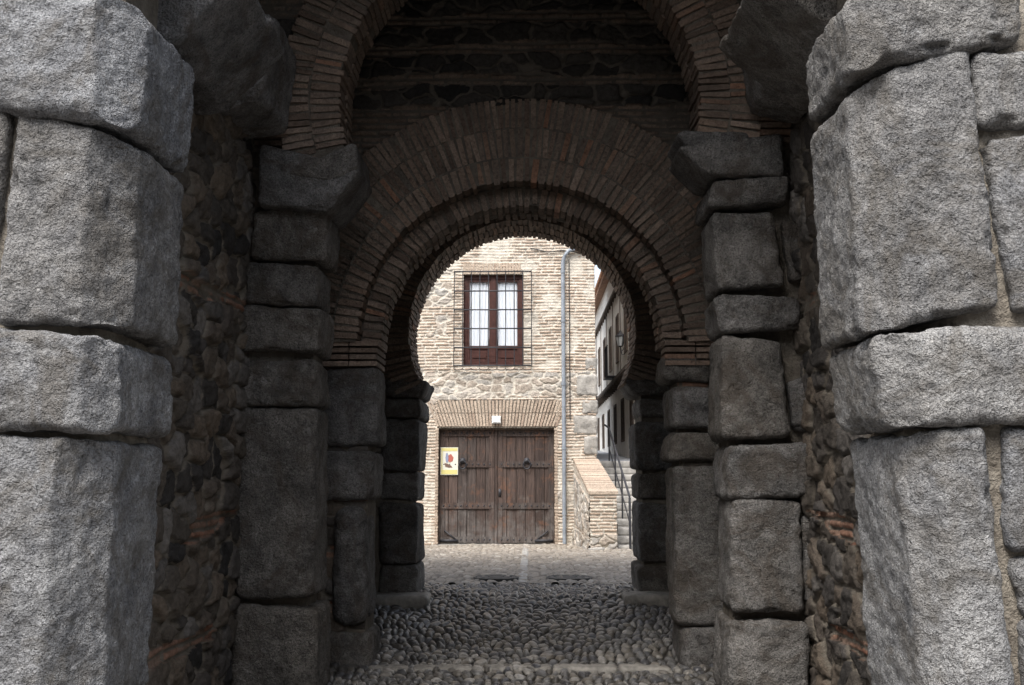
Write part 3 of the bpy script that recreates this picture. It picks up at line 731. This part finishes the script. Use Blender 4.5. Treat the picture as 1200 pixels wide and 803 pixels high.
# ------------------------------------------------------------------ white house in the alley
wh=empty('white_rendered_house')
WX=2.62;y0,y1=25.4,44.
a=Acc();a.box(WX,9,y0,y1,0,4.4);a.box(WX-.12,9,y0-.05,y1,4.4,7.0);a.box(WX-.05,9,y0-.02,y1,7.0,8.0);a.obj('house_walls',REND,wh)
a=Acc();b=Acc()
for z,d in ((4.36,.26),(6.96,.22)):
    a.box(WX-d,WX,y0-.1,y1,z,z+.08)
    y=y0
    while y<y1:
        a.box(WX-d+.05,WX,y,y+.11,z-.11,z-.005);y+=.7
for yy in np.arange(26.2,43,2.6):
    for z0_,z1_,pd in ((2.7,3.8,0),(4.95,6.2,.12)):
        xx=WX-pd
        b.box(xx-.006,xx+.1,yy,yy+.7,z0_,z1_)
        a.box(xx-.03,xx+.02,yy-.06,yy,z0_-.06,z1_+.06);a.box(xx-.03,xx+.02,yy+.7,yy+.76,z0_-.06,z1_+.06)
        a.box(xx-.03,xx+.02,yy,yy+.7,z1_,z1_+.06);a.box(xx-.04,xx+.02,yy,yy+.7,z0_-.06,z0_);a.box(xx-.02,xx+.02,yy+.33,yy+.37,z0_,z1_)
for yy in np.arange(25.6,43.5,2.6):
    a.box(WX-.135,WX-.115,yy,yy+.12,4.45,6.9)
a.obj('timber_beams_and_frames',TIMB,wh);b.obj('window_openings',DARK,wh)
a=Acc();a.hexa([(WX-.3,y0-.3,7.95),(9,y0-.3,9.95),(WX-.3,y1,7.95),(9,y1,9.95),(WX-.3,y0-.3,8.1),(9,y0-.3,10.1),(WX-.3,y1,8.1),(9,y1,10.1)])
y=y0-.2
while y<y1:
    a.tube([(WX-.36,y,8.11),(9,y,10.17)],.08,6);y+=.24
a.obj('tiled_roof',TILE,wh)
a=Acc()
for yy in (28.9,36.7):
    for k in range(9):a.tube([(WX-.45,yy-.1+k*.12,4.5),(WX-.45,yy-.1+k*.12,5.35)],.008,5)
    a.beam((WX-.45,yy-.1,5.35),(WX-.45,yy+.86,5.35),.025);a.box(WX-.47,WX-.1,yy-.12,yy+.88,4.45,4.49)
a.obj('balcony_railings',IRON,wh,True)
far=empty('distant_house')
a=Acc();a.box(-4,8,48,54,0,8.4);a.obj('walls',REND,far)
a=Acc()
for x in (.6,2.0):
    for z in (3.8,6.3): a.box(x,x+.8,47.98,48.05,z,z+1.3)
a.obj('windows',DARK,far)
a=Acc();a.box(-4.3,8.3,47.6,54.4,8.4,8.6);a.obj('roof',TILE,far)

# unseen house added behind the viewer, blocks sky light from the passage
op=empty('sky_blocker_house')
a=Acc();a.box(-16,16,-14,-7,-.1,9.);a.obj('walls',QUO,op)
a=Acc();b=Acc()
for x in np.arange(-14,14,2.8):
    for z in (1.2,4.4,7.0):
        a.box(x,x+1.1,-7.02,-6.985,z,z+1.5);b.box(x-.1,x,-7,-6.95,z-.1,z+1.6);b.box(x+1.1,x+1.2,-7,-6.95,z-.1,z+1.6);b.box(x,x+1.1,-7,-6.95,z+1.5,z+1.6);b.box(x,x+1.1,-7,-6.93,z-.1,z)
a.obj('windows',DARK,op);b.obj('window_surrounds',TIMB,op)
a=Acc();a.hexa([(-16.3,-14.5,9.),(16.3,-14.5,9.),(-16.3,-6.5,9.),(16.3,-6.5,9.),(-16.3,-10.6,10.6),(16.3,-10.6,10.6),(-16.3,-10.4,10.6),(16.3,-10.4,10.6)]);a.obj('tiled_roof',TILE,op)

lp=empty('street_lamp');a=Acc();lx,ly,lz=2.38,27.0,5.25;ls=.72
a.tube([(WX-.1,ly,lz-.35),(WX-.2,ly,lz-.38),(lx+.02,ly,lz-.30),(lx,ly,lz-.17)],.014,8);a.tube([(WX-.1,ly,lz-.1),(lx+.05,ly,lz-.28)],.010,8)
def frus(a,x,y,z0,r0_,z1,r1_,n=6):
    z0=lz+(z0-lz)*ls;z1=lz+(z1-lz)*ls;r0_*=ls;r1_*=ls
    V=[(x+r*math.cos(2*math.pi*k/n),y+r*math.sin(2*math.pi*k/n),z) for z,r in ((z0,r0_),(z1,r1_)) for k in range(n)]
    a.add(V,[(k,(k+1)%n,n+(k+1)%n,n+k) for k in range(n)])
frus(a,lx,ly,lz-.24,.05,lz-.2,.1);frus(a,lx,ly,lz+.16,.2,lz+.30,.06);frus(a,lx,ly,lz+.30,.06,lz+.40,.01);frus(a,lx,ly,lz+.14,.17,lz+.16,.2)
for k in range(6):
    t=2*math.pi*k/6;a.tube([(lx+.1*ls*math.cos(t),ly+.1*ls*math.sin(t),lz-.2*ls),(lx+.17*ls*math.cos(t),ly+.17*ls*math.sin(t),lz+.15*ls)],.007,5)
a.obj('lantern_frame',IRON,lp)
a=Acc();frus(a,lx,ly,lz-.2,.09,lz+.14,.16);a.obj('lantern_glass',plain('frosted_glass',(.6,.62,.62),.2,.1),lp)

# ------------------------------------------------------------------ light
S=Vector((-.42,-1,0)).normalized();el=R(56)
S=Vector((S.x*math.cos(el),S.y*math.cos(el),math.sin(el)))
L=bpy.data.lights.new('sun','SUN');L.energy=3.6;L.angle=R(25);L.color=(1,.98,.95)
lo=bpy.data.objects.new('sun',L);sc.collection.objects.link(lo);lo.rotation_euler=S.to_track_quat('Z','Y').to_euler();lo.location=(-5,-10,20)
w=bpy.data.worlds.new('World');sc.world=w;w.use_nodes=True;t=w.node_tree
bg=t.nodes['Background'];sk=t.nodes.new('ShaderNodeTexSky');sk.sky_type='NISHITA';sk.sun_disc=False
sk.sun_elevation=el;sk.sun_rotation=R(180+22.8);sk.dust_density=4;sk.air_density=1.2
hs=t.nodes.new('ShaderNodeHueSaturation');hs.inputs['Saturation'].default_value=.5;hs.inputs['Value'].default_value=2.2
t.links.new(sk.outputs[0],hs.inputs['Color']);t.links.new(hs.outputs[0],bg.inputs[0]);bg.inputs[1].default_value=.15

cam=bpy.data.cameras.new('camera');cam.lens=36;cam.sensor_width=36;cam.clip_end=500;cam.clip_start=.05
co=bpy.data.objects.new('camera',cam);sc.collection.objects.link(co);co.location=(0,0,1.75);co.rotation_euler=(R(97.29),0,R(1.05));sc.camera=co
